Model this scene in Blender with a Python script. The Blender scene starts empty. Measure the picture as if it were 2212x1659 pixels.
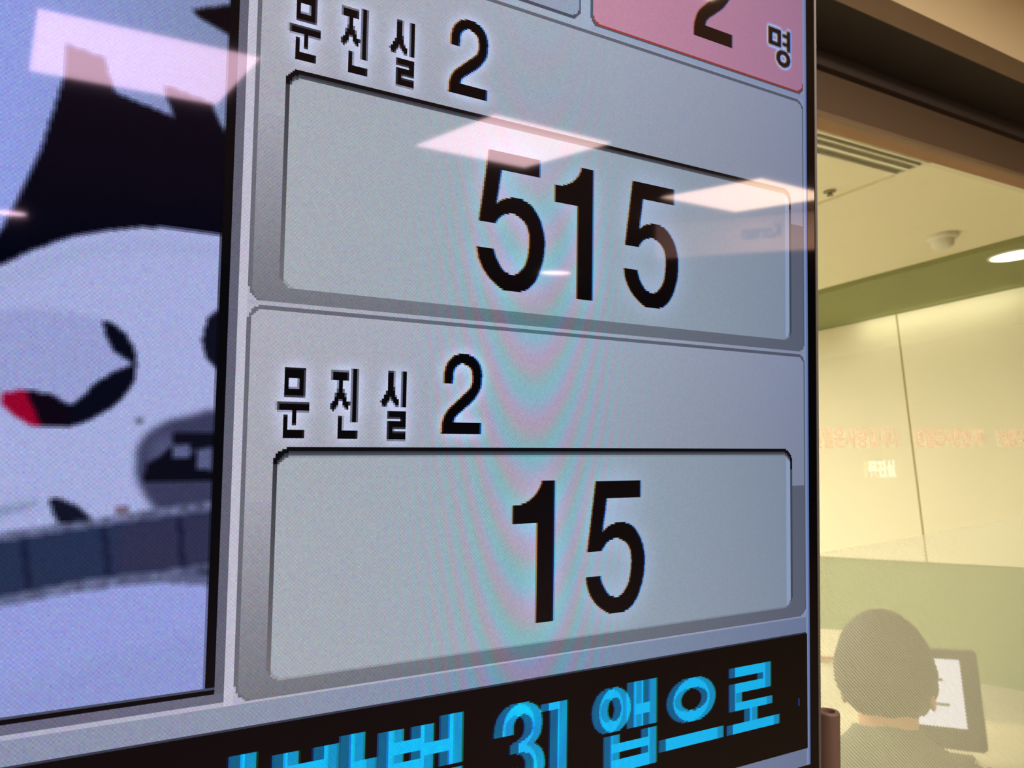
import bpy, bmesh, math, random
import numpy as np
from mathutils import Matrix, Vector

random.seed(4); np.random.seed(4)
SC = bpy.context.scene
COL = SC.collection
H0 = 1.5                                   # height of the camera above the floor (m)

# ------------------------------------------------------------------ camera
# room axes: X to the right along the partition wall, Y into it, Z up
RM = np.array([[0.83646481, 0.00717243, 0.54797371],
               [-0.54402764, 0.1313538, 0.82872197],
               [-0.06603448, -0.99130961, 0.11377483]])
cam = bpy.data.cameras.new('camera')
cam.sensor_width = 36.0
cam.lens = 1719.0 * 36.0 / 2212.0
cam.clip_start = 0.01
cam.dof.use_dof = True
cam.dof.focus_distance = 0.385
cam.dof.aperture_fstop = 24.0
co = bpy.data.objects.new('camera', cam)
COL.objects.link(co)
rx, ry, rz = RM[:, 0], -RM[:, 1], -RM[:, 2]
co.matrix_world = Matrix(((rx[0], ry[0], rz[0], 0), (rx[1], ry[1], rz[1], 0), (rx[2], ry[2], rz[2], H0), (0, 0, 0, 1)))
SC.camera = co

# ------------------------------------------------------------------ world, exposure
w = bpy.data.worlds.new('world'); SC.world = w
w.use_nodes = True
w.node_tree.nodes['Background'].inputs[0].default_value = (0.9, 0.8, 0.65, 1)
w.node_tree.nodes['Background'].inputs[1].default_value = 0.02
SC.view_settings.view_transform = 'Standard'
SC.view_settings.look = 'None'
SC.view_settings.exposure = 0.0
SC.view_settings.gamma = 1.0
SC.view_settings.use_curve_mapping = False

LAMP = 25.0        # radiance of the waiting room's ceiling panels
INNER = 39.0        # radiance of unseen panels added to light the consultation room


# ------------------------------------------------------------------ helpers
def s2l(c):
    c = np.clip(np.asarray(c, float) / 255.0, 0, 1)
    return np.where(c <= 0.04045, c / 12.92, ((c + 0.055) / 1.055) ** 2.4)


def mat(name, rgb, rough=0.6, metal=0.0, noise=0.0, scale=30.0, bump=0.0, emit=0.0, spec=0.5, coat=0.0):
    m = bpy.data.materials.new(name); m.use_nodes = True
    nt = m.node_tree; b = nt.nodes['Principled BSDF']
    c = list(s2l(rgb)) + [1]
    b.inputs['Base Color'].default_value = c
    b.inputs['Roughness'].default_value = rough
    b.inputs['Metallic'].default_value = metal
    b.inputs['Specular IOR Level'].default_value = spec
    b.inputs['Coat Weight'].default_value = coat
    if noise or bump:
        tc = nt.nodes.new('ShaderNodeTexCoord'); nz = nt.nodes.new('ShaderNodeTexNoise')
        nz.inputs['Scale'].default_value = scale; nz.inputs['Detail'].default_value = 6
        nt.links.new(tc.outputs['Object'], nz.inputs['Vector'])
        if noise:
            mx = nt.nodes.new('ShaderNodeMix'); mx.data_type = 'RGBA'
            mx.inputs[6].default_value = [v * (1 - noise) for v in c[:3]] + [1]
            mx.inputs[7].default_value = [min(1, v * (1 + noise)) for v in c[:3]] + [1]
            nt.links.new(nz.outputs['Fac'], mx.inputs[0]); nt.links.new(mx.outputs[2], b.inputs['Base Color'])
        if bump:
            bp = nt.nodes.new('ShaderNodeBump'); bp.inputs['Strength'].default_value = bump
            bp.inputs['Distance'].default_value = 0.002
            nt.links.new(nz.outputs['Fac'], bp.inputs['Height']); nt.links.new(bp.outputs[0], b.inputs['Normal'])
    if emit:
        b.inputs['Emission Color'].default_value = c
        b.inputs['Emission Strength'].default_value = emit
    return m


def link(name, me, m=None, parent=None):
    o = bpy.data.objects.new(name, me)
    COL.objects.link(o)
    if m is not None:
        me.materials.append(m)
    if parent is not None:
        o.parent = parent
    return o


def tag(o, label=None, cat=None, group=None, kind=None):
    if label: o['label'] = label
    if cat: o['category'] = cat
    if group: o['group'] = group
    if kind: o['kind'] = kind
    return o


def empty(name, loc=(0, 0, 0), rot=None):
    o = bpy.data.objects.new(name, None); COL.objects.link(o)
    o.empty_display_size = 0.05
    if rot is not None:
        o.matrix_world = Matrix.Translation(loc) @ rot.to_4x4()
    else:
        o.location = loc
    return o


def fin(bm, name, m, parent=None, smooth=False, bevel=0.0, seg=2):
    if bevel:
        bmesh.ops.bevel(bm, geom=[e for e in bm.edges], offset=bevel, segments=seg, affect='EDGES', clamp_overlap=True)
    bmesh.ops.recalc_face_normals(bm, faces=bm.faces)
    me = bpy.data.meshes.new(name); bm.to_mesh(me); bm.free()
    if smooth:
        for p in me.polygons: p.use_smooth = True
    return link(name, me, m, parent)


def addbox(bm, a, b):
    r = bmesh.ops.create_cube(bm, size=1.0)
    for v in r['verts']:
        for i in range(3):
            v.co[i] = a[i] + (v.co[i] + 0.5) * (b[i] - a[i])
    return r


def box(name, a, b, m, parent=None, bevel=0.0):
    bm = bmesh.new(); addbox(bm, a, b)
    return fin(bm, name, m, parent, bevel=bevel)


def lathe(bm, prof, seg=48, loc=(0, 0, 0)):
    rings = []
    for r, z in prof:
        if r < 1e-6:
            rings.append([bm.verts.new((loc[0], loc[1], loc[2] + z))])
        else:
            rings.append([bm.verts.new((loc[0] + r * math.cos(2 * math.pi * k / seg), loc[1] + r * math.sin(2 * math.pi * k / seg), loc[2] + z)) for k in range(seg)])
    for a, b in zip(rings, rings[1:]):
        for k in range(seg):
            k2 = (k + 1) % seg
            if len(a) == 1: bm.faces.new((a[0], b[k], b[k2]))
            elif len(b) == 1: bm.faces.new((a[k], a[k2], b[0]))
            else: bm.faces.new((a[k], a[k2], b[k2], b[k]))


def text_mesh(name, s, size, m, parent, mw, extrude=0.0004, bold=0.0, squeeze=1.0):
    c = bpy.data.curves.new(name, 'FONT'); c.body = s; c.size = size; c.extrude = extrude; c.offset = bold
    c.align_x = 'LEFT'
    t = bpy.data.objects.new(name, c); COL.objects.link(t)
    bpy.context.view_layer.update()
    dg = bpy.context.evaluated_depsgraph_get()
    me = bpy.data.meshes.new_from_object(t.evaluated_get(dg))
    bpy.data.objects.remove(t)
    me.materials.clear()
    me.transform(Matrix.Diagonal((squeeze, 1, 1, 1)))
    o = link(name, me, m, parent)
    o.matrix_local = mw
    return o


# ------------------------------------------------------------------ materials of the place
M_ceil = mat('ceiling_paint', (246, 228, 188), 0.85, noise=0.03, scale=3)
M_wall = mat('wall_paint', (205, 190, 165), 0.8, noise=0.04, scale=4)
M_far = mat('far_wall_paint', (58, 50, 48), 0.8, noise=0.05, scale=4)
M_floor = mat('floor_vinyl', (132, 118, 100), 0.45, noise=0.1, scale=12)
M_brown = mat('brown_aluminium', (98, 78, 58), 0.55, noise=0.05, scale=60)
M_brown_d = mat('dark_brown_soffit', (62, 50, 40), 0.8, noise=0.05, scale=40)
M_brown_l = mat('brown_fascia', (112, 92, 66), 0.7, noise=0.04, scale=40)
M_trim = mat('tan_trim', (128, 104, 78), 0.5)
M_wood = mat('orange_brown_frame', (150, 104, 66), 0.5, noise=0.06, scale=25)
M_inceil = mat('inner_ceiling', (236, 228, 198), 0.85, noise=0.02, scale=5)
M_band = mat('olive_band', (138, 144, 92), 0.7, noise=0.03, scale=5)
M_panel = mat('cream_wall_panel', (243, 236, 208), 0.42, noise=0.02, scale=2, spec=0.4)
M_lower = mat('olive_lower_wall', (142, 156, 112), 0.7, noise=0.05, scale=4)
M_joint = mat('panel_joint', (196, 178, 124), 0.6)
M_white = mat('white_plastic', (225, 222, 205), 0.5)
M_greyslot = mat('grey_slot', (128, 126, 104), 0.6)
M_black = mat('black_glossy_bezel', (10, 9, 11), 0.06)
M_casing = mat('black_casing', (14, 13, 14), 0.45)
M_silver = mat('dark_silver_rim', (84, 80, 78), 0.55, metal=0.5)


def emitter(name, rgb, strength):
    m = bpy.data.materials.new(name); m.use_nodes = True
    nt = m.node_tree; nt.nodes.clear()
    e = nt.nodes.new('ShaderNodeEmission'); o = nt.nodes.new('ShaderNodeOutputMaterial')
    e.inputs[0].default_value = list(s2l(rgb)) + [1]; e.inputs[1].default_value = strength
    nt.links.new(e.outputs[0], o.inputs[0])
    return m


# ------------------------------------------------------------------ the setting
def struct(o): return tag(o, kind='structure')


CZ = H0 + 0.95      # ceiling height 2.45
XL, XR, YB, YW = -3.5, 7.0, -8.6, 1.0
struct(box('floor', (XL - .2, YB - .2, -0.1), (XR + .2, 6.2, 0.0), M_floor))
struct(box('ceiling', (XL - .2, YB - .2, CZ), (XR + .2, 0.70, CZ + 0.1), M_ceil))
struct(box('floor_inner', (XL, 0.9, 0.0), (5.2, 6.0, 0.012), mat('inner_floor_vinyl', (212, 206, 188), 0.4, noise=0.04, scale=8)))
struct(box('wall_back', (XL - .2, YB - .2, 0), (XR + .2, YB, CZ), M_far))
struct(box('wall_left', (XL - .2, YB, 0), (XL, 6.0, CZ), M_wall))
struct(box('wall_right', (XR, YB, 0), (XR + .2, 0.9, CZ), M_far))
# partition wall with the glazed opening; the opening starts behind the display
YG = 0.80
DX0, DX1, DZT = 0.82, 6.0, H0 + 0.592
struct(box('wall_front', (XL, YG, 0), (DX0, YG + 0.1, CZ), M_brown))
struct(box('wall_front_pier', (DX1, YG, 0), (XR, YG + 0.1, CZ), M_brown))
# band of painted wall over the brown pelmet: pelmet face, dark underside, recessed strips, lintel
struct(box('wall_front_upper', (XL, 0.690, H0 + 0.760), (XR, YG + 0.1, CZ), M_ceil))
struct(box('trim_1', (XL, 0.6864, H0 + 0.713), (XR, YG + 0.1, H0 + 0.7605), M_brown_l))
struct(box('trim_9', (XL, 0.688, H0 + 0.7115), (XR, 0.80, H0 + 0.7130), mat('soffit_shade', (46, 36, 28), 0.8)))  # thin dark sheet added: the underside's shade put into its colour
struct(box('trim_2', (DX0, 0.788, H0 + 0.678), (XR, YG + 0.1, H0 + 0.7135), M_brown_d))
struct(box('trim_3', (DX0, YG, H0 + 0.5955), (DX1, YG + 0.038, H0 + 0.6785), M_brown))
struct(box('trim_4', (DX0, YG - 0.005, H0 + 0.588), (DX1, YG + 0.004, H0 + 0.596), M_trim))

win = empty('window_1', (0, 0, 0)); struct(win)
bm = bmesh.new()
addbox(bm, (DX0, YG + 0.004, H0 + 0.5885), (DX1, YG + 0.038, H0 + 0.5955))
addbox(bm, (DX0, YG, 0), (DX0 + 0.05, YG + 0.038, DZT))
addbox(bm, (DX1 - 0.05, YG, 0), (DX1, YG + 0.038, DZT))
addbox(bm, (DX0, YG, 0), (DX1, YG + 0.038, 0.08))
fin(bm, 'window_frame', M_wood, win)


def glass_mat():
    m = bpy.data.materials.new('pane_glass'); m.use_nodes = True
    nt = m.node_tree; nt.nodes.clear()
    o = nt.nodes.new('ShaderNodeOutputMaterial')
    t = nt.nodes.new('ShaderNodeBsdfTransparent'); t.inputs[0].default_value = (0.975, 0.985, 0.95, 1)
    g = nt.nodes.new('ShaderNodeBsdfGlossy'); g.inputs['Roughness'].default_value = 0.0
    g.inputs[0].default_value = (1, 1, 1, 1)
    f = nt.nodes.new('ShaderNodeFresnel'); f.inputs[0].default_value = 1.45
    mx = nt.nodes.new('ShaderNodeMixShader')
    ge = nt.nodes.new('ShaderNodeNewGeometry'); ma = nt.nodes.new('ShaderNodeMath'); ma.operation = 'SUBTRACT'; ma.inputs[0].default_value = 1.0
    mb = nt.nodes.new('ShaderNodeMath'); mb.operation = 'MULTIPLY'
    nt.links.new(ge.outputs['Backfacing'], ma.inputs[1]); nt.links.new(ma.outputs[0], mb.inputs[0]); nt.links.new(f.outputs[0], mb.inputs[1])
    nt.links.new(mb.outputs[0], mx.inputs[0]); nt.links.new(t.outputs[0], mx.inputs[1])
    nt.links.new(g.outputs[0], mx.inputs[2]); nt.links.new(mx.outputs[0], o.inputs[0])
    return m


box('pane', (DX0 + 0.05, YG + 0.024, 0.08), (DX1 - 0.05, YG + 0.030, DZT), glass_mat(), win)


def film_mat():
    # woven-dot privacy film: pale translucent dots on clear film
    m = bpy.data.materials.new('dotted_film'); m.use_nodes = True
    nt = m.node_tree; nt.nodes.clear(); N = nt.nodes.new; L = nt.links.new
    o = N('ShaderNodeOutputMaterial'); tc = N('ShaderNodeTexCoord'); sp = N('ShaderNodeSeparateXYZ')
    L(tc.outputs['Object'], sp.inputs[0])

    def mth(op, a, b=None):
        n = N('ShaderNodeMath'); n.operation = op
        for i, v in enumerate((a, b)):
            if v is None: continue
            if isinstance(v, (int, float)): n.inputs[i].default_value = v
            else: L(v, n.inputs[i])
        return n.outputs[0]
    px, pz = 0.0069, 0.0064
    sx = mth('SINE', mth('MULTIPLY', sp.outputs[0], 2 * math.pi / px))
    sz = mth('SINE', mth('MULTIPLY', sp.outputs[2], 2 * math.pi / pz))
    v = mth('MULTIPLY', sx, sz)
    v = mth('ADD', mth('MULTIPLY', v, 1.6), 0.5)
    cl = N('ShaderNodeClamp'); L(v, cl.inputs[0]); cl.inputs[1].default_value = 0.0; cl.inputs[2].default_value = 1.0
    fac = mth('ADD', mth('MULTIPLY', cl.outputs[0], 0.42), 0.02)
    t = N('ShaderNodeBsdfTransparent')
    d = N('ShaderNodeBsdfDiffuse'); d.inputs[0].default_value = (0.64, 0.61, 0.47, 1)
    tr = N('ShaderNodeBsdfTranslucent'); tr.inputs[0].default_value = (0.64, 0.63, 0.47, 1)
    a = N('ShaderNodeMixShader'); a.inputs[0].default_value = 0.55; L(d.outputs[0], a.inputs[1]); L(tr.outputs[0], a.inputs[2])
    mx = N('ShaderNodeMixShader'); L(fac, mx.inputs[0]); L(t.outputs[0], mx.inputs[1]); L(a.outputs[0], mx.inputs[2])
    L(mx.outputs[0], o.inputs[0])
    return m


FILM = film_mat()
box('dotted_film', (DX0 + 0.05, YG + 0.0215, 0.45), (DX1 - 0.05, YG + 0.023, H0 - 0.155), FILM, win)


def vinyl(name, rgb, a):
    m = bpy.data.materials.new(name); m.use_nodes = True
    nt = m.node_tree; nt.nodes.clear(); N = nt.nodes.new; L = nt.links.new
    o = N('ShaderNodeOutputMaterial'); t = N('ShaderNodeBsdfTransparent')
    d = N('ShaderNodeBsdfDiffuse'); d.inputs[0].default_value = list(s2l(rgb)) + [1]
    tr = N('ShaderNodeBsdfTranslucent'); tr.inputs[0].default_value = list(s2l(rgb)) + [1]
    b = N('ShaderNodeMixShader'); L(d.outputs[0], b.inputs[1]); L(tr.outputs[0], b.inputs[2])
    mx = N('ShaderNodeMixShader'); mx.inputs[0].default_value = a
    L(t.outputs[0], mx.inputs[1]); L(b.outputs[0], mx.inputs[2]); L(mx.outputs[0], o.inputs[0])
    return m


V_pink = vinyl('pale_pink_vinyl', (236, 206, 180), 0.55)
V_white = vinyl('white_vinyl', (255, 252, 240), 0.85)
RX90 = Matrix.Rotation(math.radians(90), 4, 'X')
TILT = Matrix.Rotation(math.radians(1.7), 4, 'Y')
line = '헌혈은사랑입니다'
for k in range(7):
    x0 = 0.808 + 0.3052 * (k + (0 if k else 0.18))
    if not k: continue
    z0 = H0 + 0.0136 - (x0 - 1.104) * 0.030
    text_mesh('glass_lettering', line, 0.038, V_pink, win, Matrix.Translation((x0, YG + 0.0195, z0 + 0.001)) @ TILT @ RX90,
              extrude=0.0003, bold=0.0006, squeeze=0.905)
text_mesh('room_lettering', '문진실', 0.030, V_white, win, Matrix.Translation((1.2624, YG + 0.0195, H0 - 0.0416)) @ TILT @ RX90,
          extrude=0.0003, bold=0.0016, squeeze=0.98)
bm = bmesh.new()
addbox(bm, (1.124, YG + 0.019, H0 + 0.0792), (1.1416, YG + 0.0195, H0 + 0.0856))
addbox(bm, (1.127, YG + 0.019, H0 + 0.0664), (1.1448, YG + 0.0195, H0 + 0.0728))
fin(bm, 'white_dashes', V_white, win)

# ------------------------------------------------------------------ the room behind the glass
XW = 5.2
struct(box('wall_back_inner', (XL, 6.0, 0), (XW + .2, 6.2, CZ), M_wall))
struct(box('ceiling_inner', (XL, 0.9, CZ), (4.02, 6.0, CZ + 0.1), M_inceil))
struct(box('trim_5', (4.02, 0.9, CZ - 0.028), (XW, 6.0, CZ + 0.1), M_band))
struct(box('trim_6', (2.62, 0.9, CZ - 0.010), (2.74, 6.0, CZ), M_inceil))
struct(box('wall_right_inner', (XW, 0.9, 0), (XW + 0.2, 6.0, CZ), M_lower))
bm = bmesh.new()
ys = [0.9, 1.22, 3.02, 4.82, 6.0]
for a, b in zip(ys, ys[1:]):
    addbox(bm, (XW - 0.02, a + 0.006, H0 - 0.750), (XW, b - 0.006, CZ - 0.03))
struct(fin(bm, 'trim_7', M_panel, bevel=0.002))
struct(box('trim_8', (XW - 0.012, 0.9, H0 - 0.752), (XW + 0.01, 6.0, CZ - 0.03), M_joint))


def area(name, loc, rot, sx, sy, power, rgb):
    l = bpy.data.lights.new(name, 'AREA'); l.shape = 'RECTANGLE'; l.size = sx; l.size_y = sy; l.energy = power
    l.color = tuple(s2l(rgb))
    o = bpy.data.objects.new(name, l); COL.objects.link(o); o.location = loc; o.rotation_euler = rot
    return o


# concealed strip washing the top of the panelled wall
area('wall_wash_light', (XW - 0.16, 2.75, CZ - 0.045), (0, math.radians(-38), 0), 0.03, 1.1, 0.9, (255, 250, 225))

E_in = emitter('added_panel_light', (255, 251, 242), INNER)
E_out = emitter('ceiling_panel_light', (255, 240, 226), LAMP)
E_down = emitter('downlight_glow', (255, 251, 215), 9.0)
E_spot = emitter('far_downlight_glow', (255, 244, 226), 60.0)


def panel_light(x, y, rot, s, E, label, group, z=CZ):
    t = empty('ceiling_light', (x, y, z), Matrix.Rotation(rot, 3, 'Z'))
    tag(t, label, 'ceiling light', group)
    bm = bmesh.new(); h = s / 2; f = 0.015
    for a, b in (((-h - f, -h - f), (h + f, -h)), ((-h - f, h), (h + f, h + f)), ((-h - f, -h), (-h, h)), ((h, -h), (h + f, h))):
        addbox(bm, (a[0], a[1], -0.012), (b[0], b[1], -0.0005))
    fin(bm, 'frame', M_white, t)
    box('diffuser', (-h, -h, -0.009), (h, h, -0.0008), E, t)
    return t


A9 = math.radians(-9)
out_l = [(0.160, -2.150, 'white square ceiling panel light reflected at top left of the display'),
         (1.59, -2.365, 'white square ceiling panel light reflected above the number 515'),
         (3.18, -2.635, 'white square ceiling panel light reflected beside the right edge of the display'),
         (1.13, -0.555, 'white square ceiling panel light reflected over the pink counter box'),
         (-1.35, -0.30, None), (-0.03, -0.42, None)]  # last two are unseen extras added to brighten the pelmet and lintel
for x, y, lb in out_l:
    panel_light(x, y, A9 if x > 1 else math.radians(-5.5), 0.66 if x == 3.18 else 0.585 if x == 0.160 else 0.60, E_out, lb or 'unseen ceiling panel light added to brighten the waiting room wall', 'waiting room ceiling panels')
for x, y in ((1.35, 2.55), (2.55, 4.0), (0.0, 4.0), (-0.2, 2.2), (1.4, 5.2), (3.2, 5.3)):  # unseen panels added out of view to brighten the inner room
    panel_light(x, y, 0, 0.60, E_in, 'unseen warm ceiling panel light added to brighten the glazed room', 'added inner room ceiling panels')


def downlight(x, y, z, r, E, label, group=None):
    t = empty('downlight', (x, y, z)); tag(t, label, 'ceiling light', group)
    bm = bmesh.new(); lathe(bm, [(r + 0.012, -0.0005), (r + 0.012, -0.005), (r, -0.007), (r - 0.004, -0.002)]); fin(bm, 'trim_ring', M_white, t, smooth=True)
    bm = bmesh.new(); lathe(bm, [(0, -0.0008), (r - 0.002, -0.0008), (r - 0.002, -0.004), (0, -0.0045)]); fin(bm, 'lens', E, t)
    return t


downlight(4.26, 1.83, CZ - 0.028, 0.115, E_down, 'round glowing downlight in the olive ceiling band behind the glass')
downlight(4.50, -6.89, CZ, 0.17, E_spot, 'small far downlight reflected between the digits 5 and 1')
downlight(-0.49, -5.91, CZ, 0.10, E_spot, 'small far downlight reflected at the left edge of the video picture')

# linear air diffuser along the glass
t = empty('air_diffuser', (0, 0, CZ)); tag(t, 'long slotted ceiling air diffuser just behind the window head', 'air vent')
bm = bmesh.new()
for x0, x1 in ((0.9, 1.98), (2.03, 2.60)):
    for y0, y1 in ((1.345, 1.352), (1.372, 1.378), (1.405, 1.418), (1.452, 1.462)):
        addbox(bm, (x0, y0, -0.012), (x1, y1, -0.0005))
    addbox(bm, (x0 - 0.012, 1.345, -0.012), (x0, 1.462, -0.0005)); addbox(bm, (x1, 1.345, -0.012), (x1 + 0.012, 1.462, -0.0005))
fin(bm, 'frame', M_white, t)
bm = bmesh.new()
for x0, x1 in ((0.9, 1.98), (2.03, 2.60)):
    addbox(bm, (x0, 1.352, -0.005), (x1, 1.405, -0.0006))
    addbox(bm, (x0, 1.418, -0.003), (x1, 1.452, -0.0006))
fin(bm, 'slot', M_greyslot, t)

t = empty('smoke_detector', (3.60, 1.84, CZ)); tag(t, 'round white smoke detector on the inner ceiling left of the downlight', 'smoke detector')
bm = bmesh.new(); lathe(bm, [(0.066, -0.0005), (0.068, -0.012), (0.06, -0.022), (0.05, -0.024)]); fin(bm, 'base', M_white, t, smooth=True)
bm = bmesh.new(); lathe(bm, [(0.05, -0.024), (0.045, -0.05), (0.03, -0.062), (0, -0.064)]); fin(bm, 'dome', M_white, t, smooth=True)
t = empty('sprinkler', (2.55, 1.68, CZ)); tag(t, 'small dark green sprinkler head on the inner ceiling near the display', 'sprinkler')
bm = bmesh.new(); lathe(bm, [(0.022, -0.0005), (0.022, -0.004), (0.010, -0.006), (0.007, -0.016)]); fin(bm, 'escutcheon', mat('sprinkler_green', (140, 138, 100), 0.5), t)
bm = bmesh.new(); lathe(bm, [(0, -0.016), (0.012, -0.016), (0.013, -0.018), (0, -0.019)]); fin(bm, 'deflector', mat('sprinkler_metal', (120, 116, 92), 0.4, metal=0.6), t)

# lit sign in the waiting room, seen mirrored in the screen
P1, P2 = Vector((3.73, -2.68, 0)), Vector((3.35, -3.47, 0))
d = (P2 - P1).normalized()
t = empty('light_box_sign', (P1.x, P1.y, 0), Matrix(((d.x, -d.y, 0), (d.y, d.x, 0), (0, 0, 1))))
tag(t, 'softly lit white box sign with dark lettering, mirrored at the right of the screen', 'sign')
box('panel', (-0.5, 0.0, H0 + 0.705), (1.0, 0.06, H0 + 0.925), mat('sign_face', (238, 206, 190), 0.6, emit=2.2), t, bevel=0.004)
M_ink = mat('sign_ink', (120, 112, 124), 0.6)
text_mesh('lettering', 'Korean', 0.125, M_ink, t, Matrix.Translation((0.168, -0.004, H0 + 0.79)) @ RX90, extrude=0.002, bold=0.002, squeeze=0.66)
for q in (-0.3, 0.8):
    box('hanger', (q, 0.02, H0 + 0.924), (q + 0.02, 0.04, CZ), M_brown, t)

# ------------------------------------------------------------------ person and desk behind the glass
def cc(t, x, y, z):      # direction (x, y, z) from the camera scaled to range t
    return Vector((x * t, y * t, H0 + z * t))


M_skin = mat('skin', (205, 150, 112), 0.55, noise=0.05, scale=20)
M_hair = mat('black_hair', (14, 12, 12), 0.75, noise=0.3, scale=160, bump=0.6)
M_shirt = mat('grey_shirt', (84, 90, 74), 0.85, noise=0.08, scale=90, bump=0.3)
M_trouser = mat('dark_trousers', (40, 40, 48), 0.85)

HC = Vector((1.722, 1.111, H0 - 0.522))           # head centre
PS = 1.10
yaw = math.radians(24)
FW = Vector((math.cos(yaw), math.sin(yaw), 0)); LF = Vector((-math.sin(yaw), math.cos(yaw), 0)); UP = Vector((0, 0, 1))
per = empty('person', (HC.x - 0.10, HC.y - 0.02, 0), Matrix((FW, LF, UP)).transposed())
tag(per, 'person seen from behind through dotted glass, black hair and grey shirt, sitting at a monitor', 'person')


def pw(f, l, z):          # person space: forward, left, height above floor; origin under the hips
    return Vector((f, l, z))


hz = HC.z / PS
per.scale = (PS, PS, PS)
HX = 0.10                 # head is forward of the hips


def skin_body():
    me = bpy.data.meshes.new('body'); bm = bmesh.new()
    J = {}
    rad = {}

    def j(n, p, r): J[n] = bm.verts.new(p); rad[n] = r
    sh = hz - 0.178
    j('pelvis', pw(0.0, 0, 0.50), 0.10)
    j('belly', pw(-0.005, 0, 0.58), 0.10)
    j('chest', pw(0.0, 0, 0.66), 0.10)
    j('upper', pw(0.015, 0, sh - 0.05), 0.07)
    for s, n in ((1, 'l'), (-1, 'r')):
        j('sh' + n, pw(0.04, s * 0.175, sh - 0.05), 0.050)
        j('el' + n, pw(0.12, s * 0.24, sh - 0.29), 0.045)
        j('wr' + n, pw(0.36, s * 0.16, sh - 0.235), 0.028)
        j('pa' + n, pw(0.43, s * 0.14, sh - 0.235), 0.033)
        j('hip' + n, pw(0.04, s * 0.10, 0.50), 0.095)
        j('kn' + n, pw(0.46, s * 0.13, 0.50), 0.062)
        j('an' + n, pw(0.46, s * 0.13, 0.10), 0.040)
        j('toe' + n, pw(0.62, s * 0.14, 0.045), 0.036)
    E = [('pelvis', 'belly'), ('belly', 'chest'), ('chest', 'upper')]
    for n in 'lr':
        E += [('upper', 'sh' + n), ('sh' + n, 'el' + n), ('el' + n, 'wr' + n), ('wr' + n, 'pa' + n),
              ('pelvis', 'hip' + n), ('hip' + n, 'kn' + n), ('kn' + n, 'an' + n), ('an' + n, 'toe' + n)]
        s = 1 if n == 'l' else -1
        for k, (dy, ln, dz) in enumerate(((0.026, 0.062, -.012), (0.009, 0.075, -.014), (-0.009, 0.070, -.015), (-0.026, 0.055, -.014))):
            a, b = 'f%s%d' % (n, k), 'g%s%d' % (n, k)
            j(a, pw(0.462, s * 0.14 + dy, sh - 0.242), 0.0095)
            j(b, pw(0.455 + ln, s * 0.14 + dy * 1.1, sh - 0.245 + dz), 0.008)
            E += [('pa' + n, a), (a, b)]
        j('t' + n, pw(0.425, s * 0.14 - s * 0.045, sh - 0.245), 0.010)
        j('u' + n, pw(0.462, s * 0.14 - s * 0.058, sh - 0.252), 0.009)
        E += [('pa' + n, 't' + n), ('t' + n, 'u' + n)]
    for a, b in E: bm.edges.new((J[a], J[b]))
    bm.verts.index_update()
    names = list(J)
    bm.to_mesh(me); bm.free()
    o = link('body', me, M_skin, per)
    sk = o.modifiers.new('skin', 'SKIN'); sk.use_smooth_shade = True
    for i, n in enumerate(names):
        v = me.skin_vertices[0].data[i]; r = rad[n]; v.radius = (r, r)
        v.use_root = (n == 'pelvis')
    su = o.modifiers.new('sub', 'SUBSURF'); su.levels = 2; su.render_levels = 2
    return o


body = skin_body()
# bake the skin modifier, then weld a shaped head into the same mesh
bpy.context.view_layer.update()
dg = bpy.context.evaluated_depsgraph_get()
bme = bpy.data.meshes.new_from_object(body.evaluated_get(dg))
bpy.data.objects.remove(body)
bm = bmesh.new(); bm.from_mesh(bme)
nr = []
for cf, z, a in ((0.035, hz - 0.20, 0.080), (0.045, hz - 0.155, 0.064), (0.058, hz - 0.12, 0.057), (0.072, hz - 0.085, 0.056), (0.085, hz - 0.04, 0.058), (0.09, hz, 0.05)):
    nr.append([bm.verts.new((cf + a * math.cos(2 * math.pi * k / 32), a * math.sin(2 * math.pi * k / 32), z)) for k in range(32)])
for a_, b_ in zip(nr, nr[1:]):
    for k in range(32): bm.faces.new((a_[k], a_[(k + 1) % 32], b_[(k + 1) % 32], b_[k]))
r = bmesh.ops.create_uvsphere(bm, u_segments=48, v_segments=32, radius=1.0)


def headshape(p, inflate=0.0):
    x, y, z = p
    X = x * (0.098 + inflate); Y = y * (0.078 + inflate); Z = z * (0.118 + inflate)
    if z < 0:                       # jaw narrows and moves forward
        k = min(1.0, -z)
        Y *= 1 - 0.30 * k * k
        X = X * (1 - 0.22 * k) + 0.020 * k
    if z < -0.1 and x < 0:          # nape
        X *= 1 - 0.18 * min(1, -z)
    return X, Y, Z


for v in r['verts']:
    x, y, z = v.co
    X, Y, Z = headshape((x, y, z))
    # nose, brow, eye hollows
    if x > 0.8:
        g = math.exp(-((y / 0.16) ** 2) - (((z + 0.12) / 0.20) ** 2)); X += 0.020 * g
        for s in (-1, 1):
            X -= 0.007 * math.exp(-(((y - s * 0.38) / 0.16) ** 2) - (((z - 0.08) / 0.12) ** 2))
    v.co = Vector((HX + X, Y, hz + Z))
bmesh.ops.recalc_face_normals(bm, faces=bm.faces)
me = bpy.data.meshes.new('body'); bm.to_mesh(me); bm.free(); me.materials.clear()
body = link('body', me, M_skin, per)
for p in me.polygons: p.use_smooth = True

# ears
for s in (1, -1):
    bm = bmesh.new(); bmesh.ops.create_uvsphere(bm, u_segments=20, v_segments=14, radius=1.0)
    for v in bm.verts:
        x, y, z = v.co
        dish = -0.006 * math.exp(-(x * x + z * z) * 3) if y * s > 0 else 0
        v.co = Vector((HX - 0.004 + x * 0.017 + 0.004 * z, s * (0.079 + 0.006) + y * 0.008 + s * dish - s * 0.006 * x * 0, hz - 0.022 + z * 0.031))
    fin(bm, 'ear', M_skin, per, smooth=True)
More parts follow.
